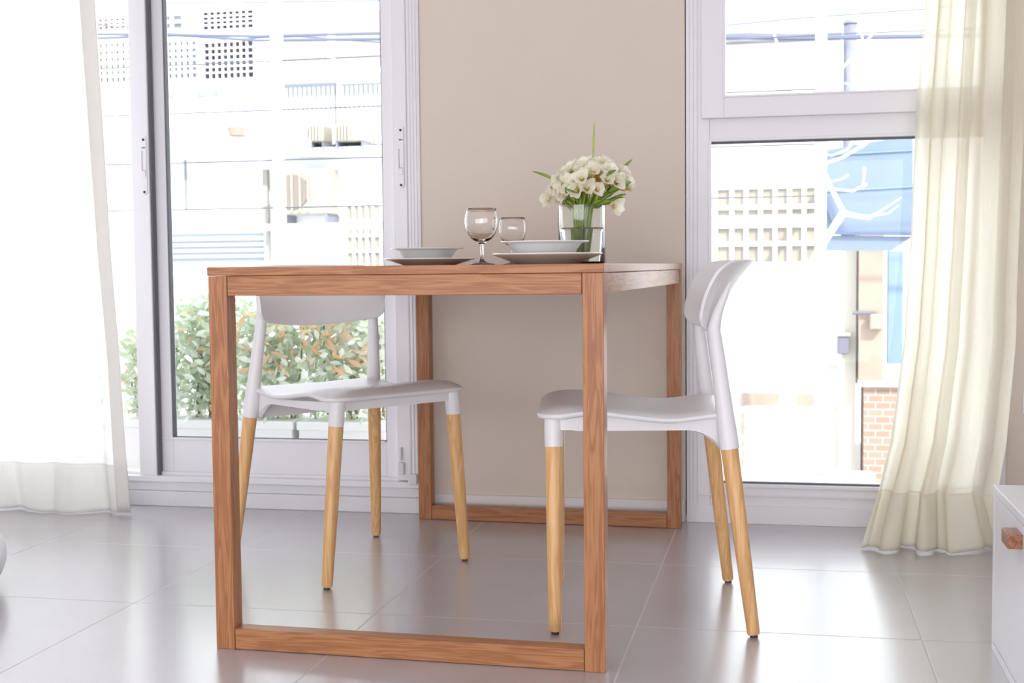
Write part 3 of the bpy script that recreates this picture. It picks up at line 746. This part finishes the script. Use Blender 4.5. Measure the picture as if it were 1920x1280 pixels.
# street and houses across
struct(MB().box(-25, 25, 4.5, 30, -3.6, -3.4).build('trim_2', M['asphalt']))
FY = 13.0
def rect(px0, px1, py0, py1, Y):
    a = at(px0, py1, Y); b_ = at(px1, py0, Y); return a.x, b_.x, a.z, b_.z
ab = thing('apartment_building', 'white apartment house across the street with balconies, seen through the door glass', 'building', (X(450, FY), FY, -3.4))
bl = ab.location
def bpart(name, m, rects, y0, y1, parent=None, Y=FY, L0=None, bars=None, bevel=0):
    L0 = L0 or bl; b = MB()
    for r in rects:
        x0, x1, z0, z1 = rect(*r, Y)
        b.box(x0-L0.x, x1-L0.x, y0, y1, z0-L0.z, z1-L0.z)
    return b.build(name, m, parent or ab, bevel=bevel)
xs0, xs1 = -14.0, X(1100, FY)
MB().box(xs0-bl.x, xs1-bl.x, 0, 5, 0, 10.4).build('wall', M['facade'], ab)
bpart('parapet', M['facade'], [(100, 505, 155, 270)], -.38, -.3)
bpart('balcony_slab', M['facade'], [(100, 505, 270, 284)], -.4, 0)
bpart('ledge', M['ochre'], [(318, 480, 273, 276.5)], -.43, -.4)
bpart('ledge', M['ochre'], [(190, 262, 280, 282.5)], -.43, -.4)
bpart('balcony_slab', M['facade'], [(505, 740, 132, 150)], -.3, 0); bpart('balcony_slab', M['facade'], [(505, 740, 278, 300)], -.4, 0)
def bwin(r, m, nx, nz, bw=.03, name='window', frame='grille', Y=FY, L0=None, parent=None):
    L0 = L0 or bl
    x0, x1, z0, z1 = rect(*r, Y); x0 -= L0.x; x1 -= L0.x; z0 -= L0.z; z1 -= L0.z
    w_ = MB().box(x0, x1, -.03, -.01, z0, z1).build(name, m, parent or ab)
    g_ = MB(); e = .05
    g_.box(x0-e, x0, -.07, -.005, z0-e, z1+e).box(x1, x1+e, -.07, -.005, z0-e, z1+e).box(x0, x1, -.07, -.005, z0-e, z0).box(x0, x1, -.07, -.005, z1, z1+e)
    for i in range(1, nx): c_ = lerp(x0, x1, i/nx); g_.box(c_-bw/2, c_+bw/2, -.08, -.03, z0, z1)
    for i in range(1, nz): c_ = lerp(z0, z1, i/nz); g_.box(x0, x1, -.082, -.032, c_-bw/2, c_+bw/2)
    g_.build(frame, M['whitemetal'], w_)
    return w_
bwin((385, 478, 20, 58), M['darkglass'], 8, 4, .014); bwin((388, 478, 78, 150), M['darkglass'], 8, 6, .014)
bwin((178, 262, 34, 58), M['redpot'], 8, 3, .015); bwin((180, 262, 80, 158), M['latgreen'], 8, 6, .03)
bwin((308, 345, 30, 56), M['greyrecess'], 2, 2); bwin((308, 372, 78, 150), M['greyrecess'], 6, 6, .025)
bpart('vent_louvre', M['greyrecess'], [(396, 434, 172, 190)], -.40, -.38); bpart('vent_opening', M['greyrecess'], [(318, 352, 178, 193)], -.395, -.38)
bpart('wall_panel', M['beigepanel'], [(532, 612, 20, 128)], -.03, 0); bpart('wall_panel', M['beigepanel'], [(632, 712, 20, 128)], -.03, 0)
bpart('balcony_screen', M['paleblue'], [(534, 630, 156, 275)], -.05, 0); bpart('balcony_screen', M['paleblue'], [(644, 716, 156, 275)], -.05, 0)
b = MB(); x0, x1, z0, z1 = rect(534, 716, 160, 275, FY)
for k in range(22): xx = lerp(x0, x1, k/21)-bl.x; b.box(xx-.015, xx+.015, -.08, -.05, z0-bl.z, z1-bl.z)
b.build('screen_slats', M['facade'], ab)
bwin((655, 714, 384, 500), M['warmrecess'], 5, 4, .025); bwin((322, 500, 436, 492), M['paleblue'], 1, 5, .03)
bpart('drain_pipe', M['beigepanel'], [(500, 505, 318, 500)], -.08, 0)
bpart('wall_conduit', M['greyrecess'], [(348.5, 350, 300, 392)], -.03, 0)
bpart('low_window', M['greyrecess'], [(335, 375, 468, 486)], -.02, 0)
# things on the house
def ac(px0, px1, py0, py1, label, Y=FY):
    x0, x1, z0, z1 = rect(px0, px1, py0, py1, Y)
    t = thing('air_conditioner', label, 'air conditioner', ((x0+x1)/2, Y-.45, z0)); hw = (x1-x0)/2; h = z1-z0
    MB().box(-hw, hw, 0, .35, 0, h).build('casing', M['acw'], t, bevel=.02)
    g_ = MB(); r = h*.38; cx_ = -hw*.42
    g_.prism([(cx_+r*math.cos(2*math.pi*k/32), h*.5+r*math.sin(2*math.pi*k/32)) for k in range(32)], -.02, .005); g_.build('fan_grille', M['acf'], t)
    g_ = MB()
    for k in range(5): g_.box(cx_-r+2*r*k/4-.012, cx_-r+2*r*k/4+.012, -.035, -.02, h*.06, h*.94)
    g_.build('guard_bars', M['acw'], t)
    MB().box(-hw*.9, -hw*.8, 0, .45, -.12, 0).box(hw*.8, hw*.9, 0, .45, -.12, 0).build('bracket', M['greyrecess'], t)
ac(547, 640, 320, 405, 'outdoor air conditioning unit with round fan grille on the white house')
ac(606, 629, 240, 272, 'small grey box unit on the upper balcony, left of two'); ac(650, 704, 238, 272, 'wider grey box unit on the upper balcony, right of two')
pb = rect(450, 482, 246, 260, FY); 
t = thing('potted_plant', 'small plant in a low orange pot on the balcony ledge across the street', 'plant', ((pb[0]+pb[1])/2, FY-.34, pb[2]+.0))
MB().lathe([(0, 0), (.10, 0), (.13, .10), (.11, .10), (0, .08)], 20).build('pot', M['plaster'], t)
b = MB(); rnd = random.Random(4)
for k in range(26):
    a = rnd.uniform(0, 6.28); b.tube([(0, 0, .08), (.04*math.cos(a), .04*math.sin(a), .2), (.13*math.cos(a), .13*math.sin(a), .2+rnd.uniform(-.05, .12))], [.006, .012, .002], 4)
b.build('leaves', M['hpale'], t)

# right hand houses
GY = 12.5
wh = thing('white_house', 'white house with barred window and cream ground floor, seen through the right window', 'building', (X(1500, GY), GY, -3.4)); wl = wh.location
x0, x1 = X(1250, GY), X(1573, GY)
zc = Z(682, GY, 1500)
MB().box(x0-wl.x, x1-wl.x, 0, 5, zc-wl.z, Z(78, GY, 1500)-wl.z).build('upper_wall', M['facade'], wh)
MB().box(x0-wl.x, x1-wl.x, -.02, 5, 0, zc-wl.z).build('ground_floor_wall', M['facade2'], wh)
MB().box(x0-wl.x-.1, x1-wl.x+.01, -.2, 5.1, Z(78, GY, 1500)-wl.z, Z(62, GY, 1500)-wl.z).build('roof_edge', M['roofm'], wh)
MB().box(x0-wl.x, x1-wl.x, 3.5, 5.0, Z(62, GY, 1500)-wl.z, Z(62, GY, 1500)+3-wl.z).build('rear_wall', M['facade'], wh)
bwin((1346, 1535, 352, 492), M['warmrecess'], 7, 4, .05, Y=GY, L0=wl, parent=wh)
sh = MB(); r = rect(1395, 1545, 742, 960, GY)
sh.box(r[0]-wl.x, r[1]-wl.x, -.05, -.015, r[2]-wl.z, r[3]-wl.z)
z = r[2]
while z < r[3]-.05: sh.box(r[0]-wl.x, r[1]-wl.x, -.065, -.05, z-wl.z, z+.05-wl.z); z += .1
sh.build('rolling_shutter', M['facade2'], wh)
bpart('shutter_box', M['plaster'], [(1393, 1547, 738, 758)], -.07, -.015, wh, GY, wl)
pl = thing('brick_pillar', 'peach plastered pillar with bare brick below, right of the white house', 'pillar', (X(1640, GY), GY-.3, -3.4)); L1 = pl.location
r = rect(1610, 1658, 300, 722, GY-.3); MB().box(r[0]-L1.x, r[1]-L1.x, 0, .6, r[2]-L1.z, r[3]-L1.z).build('plaster_shaft', M['plaster'], pl)
r = rect(1618, 1760, 722, 1100, GY-.3); MB().box(r[0]-L1.x, r[1]-L1.x, 0.02, .6, 0, r[3]-L1.z).build('brick_wall', M['brick'], pl)
r = rect(1609, 1760, 714, 724, GY-.3); MB().box(r[0]-L1.x, r[1]-L1.x, -.05, .6, r[2]-L1.z, r[3]-L1.z).build('ledge', M['facade2'], pl)
r = rect(1576, 1606, 470, 1100, GY-.1); o = MB().box(r[0], r[1], GY-.1, GY-.02, -3.4, r[3]).build('rendered_pier', M['facade2']); tag(o, 'narrow cream pier between the white house and the plastered pillar', 'pier')
r = rect(1664, 1694, 470, 682, GY-.2); o = MB().box(r[0], r[1], GY-.2, GY-.05, r[2], r[3]).build('blue_board', M['lightblue']); tag(o, 'light blue board hanging beside the peach pillar', 'board')
o = MB().box(X(1573, GY)+.1, 14, GY+1.2, GY+1.4, -3.4, 1.9+3.5).build('plain_wall', M['facade']); tag(o, 'plain white wall behind the peach pillar and the blue sign', 'wall')
t = thing('meter_box', 'small dark electricity meter on the cream pier', 'meter box', ((X(1580, GY)), GY-.12, Z(662, GY, 1580)))
r = rect(1570, 1592, 628, 662, GY); hw = (r[1]-r[0])/2; h = r[3]-r[2]
MB().box(-hw, hw, -.12, 0, 0, h).build('box', M['meter'], t, bevel=.02); MB().box(-hw*1.2, hw*1.2, -.14, 0, h, h+.04).build('hood', M['beigepanel'], t)
t = thing('wall_lamp', 'little wall lamp on a bracket on the peach pillar', 'lamp', (X(1643, GY-.3), GY-.3, Z(603, GY-.3, 1640)))
MB().tube([(-.25, -.04, .1), (0, -.06, .1)], .02, 8).build('bracket', M['meter'], t); MB().box(-.07, .07, -.14, 0, -.08, .09).build('lamp_shade', M['plaster'], t, bevel=.02)
# blue sign
SY = 10.2
sg = thing('street_sign', 'large blank blue sign board with darker lower band, seen through the right window', 'sign', (X(1620, SY), SY, Z(470, SY, 1620))); L2 = sg.location
def sp(name, m, pts, y0, y1):
    b = MB(); b.prism([((lambda q_: (q_.x-L2.x, q_.z-L2.z))(at(px, py, SY))) for px, py in pts], y0, y1); return b.build(name, m, sg)
sp('panel', M['bluesign'], [(1540, 438), (1532, 284), (1712, 252), (1712, 440)], 0, .10)
sp('lower_band', M['bluesign'], [(1540, 470), (1540, 441), (1712, 443), (1672, 470)], .0, .10)
sp('frame_rail', M['bluedark'], [(1560, 440), (1560, 434), (1712, 436), (1712, 442)], -.05, .0)
sp('side_brace', M['bluedark'], [(1565, 434), (1542, 368), (1550, 364), (1580, 434)], -.05, .0)
sp('post', M['lightblue'], [(1528, 472), (1528, 290), (1536, 290), (1541, 472)], -.06, .12)
for py in (284, 352): sp('batten', M['lightblue'], [(1545, py+8), (1545, py+5), (1712, py-4), (1712, py-1)], -.02, .0)
# support of the sign down to the street
for dz in (.1, .9): MB().box(-.2, -.14, .10, 2.1, dz, dz+.06).build('wall_bracket', M['bluedark'], sg)
# bare tree in front of the sign
TY = 8.6
tr = thing('bare_tree', 'pale bare tree whose knobbly branches cross the blue sign', 'tree', (X(1500, TY)-.3, TY, -3.4)); L3 = tr.location
def tp(px, py, dy=0): return at(px, py, TY+dy)-Vector(L3)
b = MB(); b.tube([(0, 0, 0), (.05, 0, 1.5), (.12, 0, 2.6)], [.14, .12, .09], 12)
b.tube([(.12, 0, 2.6), tp(1528, 480), tp(1580, 400)], [.09, .03, .03], 10)
tr_o = b.build('trunk', M['bark'], tr, smooth=True)
brs = [([(1585, 405), (1555, 345), (1530, 285), (1500, 235)], [9, 7, 6, 4]), ([(1580, 398), (1600, 404), (1630, 408), (1648, 398), (1690, 370)], [9, 8, 7, 3, 1.5]),
       ([(1530, 350), (1565, 355), (1600, 358), (1625, 345)], [6, 4, 4, 4]), ([(1536, 310), (1580, 295), (1620, 272), (1645, 250)], [4, 5, 5, 4]),
       ([(1532, 288), (1560, 292), (1590, 280), (1600, 262)], [4, 3, 4, 3]), ([(1560, 340), (1580, 335), (1590, 328)], [3, 3, 4]), ([(1618, 350), (1620, 330), (1621, 315)], [4, 3, 5]),
       ([(1640, 404), (1665, 400), (1685, 385)], [3, 2, 1]), ([(1500, 235), (1470, 120), (1440, 30), (1430, -40)], [5, 4, 3, 2]),
       ([(1500, 235), (1560, 150), (1640, 60), (1700, -20)], [5, 4, 3, 2]), ([(1600, 100), (1640, 120), (1700, 130)], [3, 2, 1]), ([(1620, 85), (1610, 40), (1625, -10)], [3, 2, 1]), ([(1560, 150), (1600, 160), (1660, 150)], [3, 2, 1])]
sc = (TY-CAM[1])/F
for pts, rad in brs:
    b = MB(); b.tube([tp(x, y, .1*math.sin(x)) for x, y in pts], [r_*sc*.55 for r_ in rad], 8); b.build('branch', M['bark'], tr, smooth=True)
# cables of the street
def cable(label, pts, Y, rad, m=None):
    b = MB(); ps = [at(x, y, Y) for x, y in pts]
    n = 10; out = []
    d0 = ps[0]-(ps[1]-ps[0])*2.0; d1_ = ps[-1]+(ps[-1]-ps[-2])*2.0
    ps = [d0]+ps+[d1_]
    b.tube(ps, rad*(Y-CAM[1])/F, 6); o = b.build('power_cable', m or M['cable']); return tag(o, label, 'cable', 'power cables over the street')
KY = 7.0
cable('uppermost thin overhead cable at the top of the view through the door', [(178, 6), (450, 5), (700, 1)], KY, 1.6)
cable('thick dark overhead cable bundle, upper strand, seen through the door', [(178, 64), (330, 65), (480, 68), (720, 62)], KY, 2.8)
cable('thick overhead cable bundle, lower strand, seen through the door', [(178, 72), (330, 66), (480, 76), (720, 73)], KY+.15, 2.8)
cable('slanting overhead cable just under the bundle, seen through the door', [(300, 60), (420, 74), (560, 68), (720, 80)], KY+.3, 1.5)
cable('thick dark overhead cable crossing the upper right window', [(1356, 69), (1500, 71), (1720, 68)], KY+3, 4.5)
cable('overhead cable just above the thickest one in the upper right window', [(1356, 64), (1500, 66), (1720, 58)], KY+3.2, 1.6)
cable('slanting overhead cable rising to the right in the upper right window', [(1356, 48), (1500, 34), (1720, 18)], KY+1.5, 1.6)
cable('faint slanting overhead cable, second from top in the upper right window', [(1356, 38), (1560, 24), (1720, 12)], KY+1.7, .8)
cable('topmost thin overhead cable in the upper right window', [(1356, 12), (1480, 4), (1720, -12)], KY+1.3, .8)
# utility pole behind the upper window
t = thing('utility_pole', 'grey utility pole beneath the cables in the upper right window', 'pole', (X(1592, GY+.35), GY+.35, -3.4))
MB().tube([(0, 0, 0), (0, 0, 6.9)], [.085, .075], 14).build('shaft', M['greyrecess'], t, smooth=True)
MB().tube([(0, 0, 6.9), (0, 0, 6.95)], [.09, .06], 14).build('pole_cap', M['greyrecess'], t)
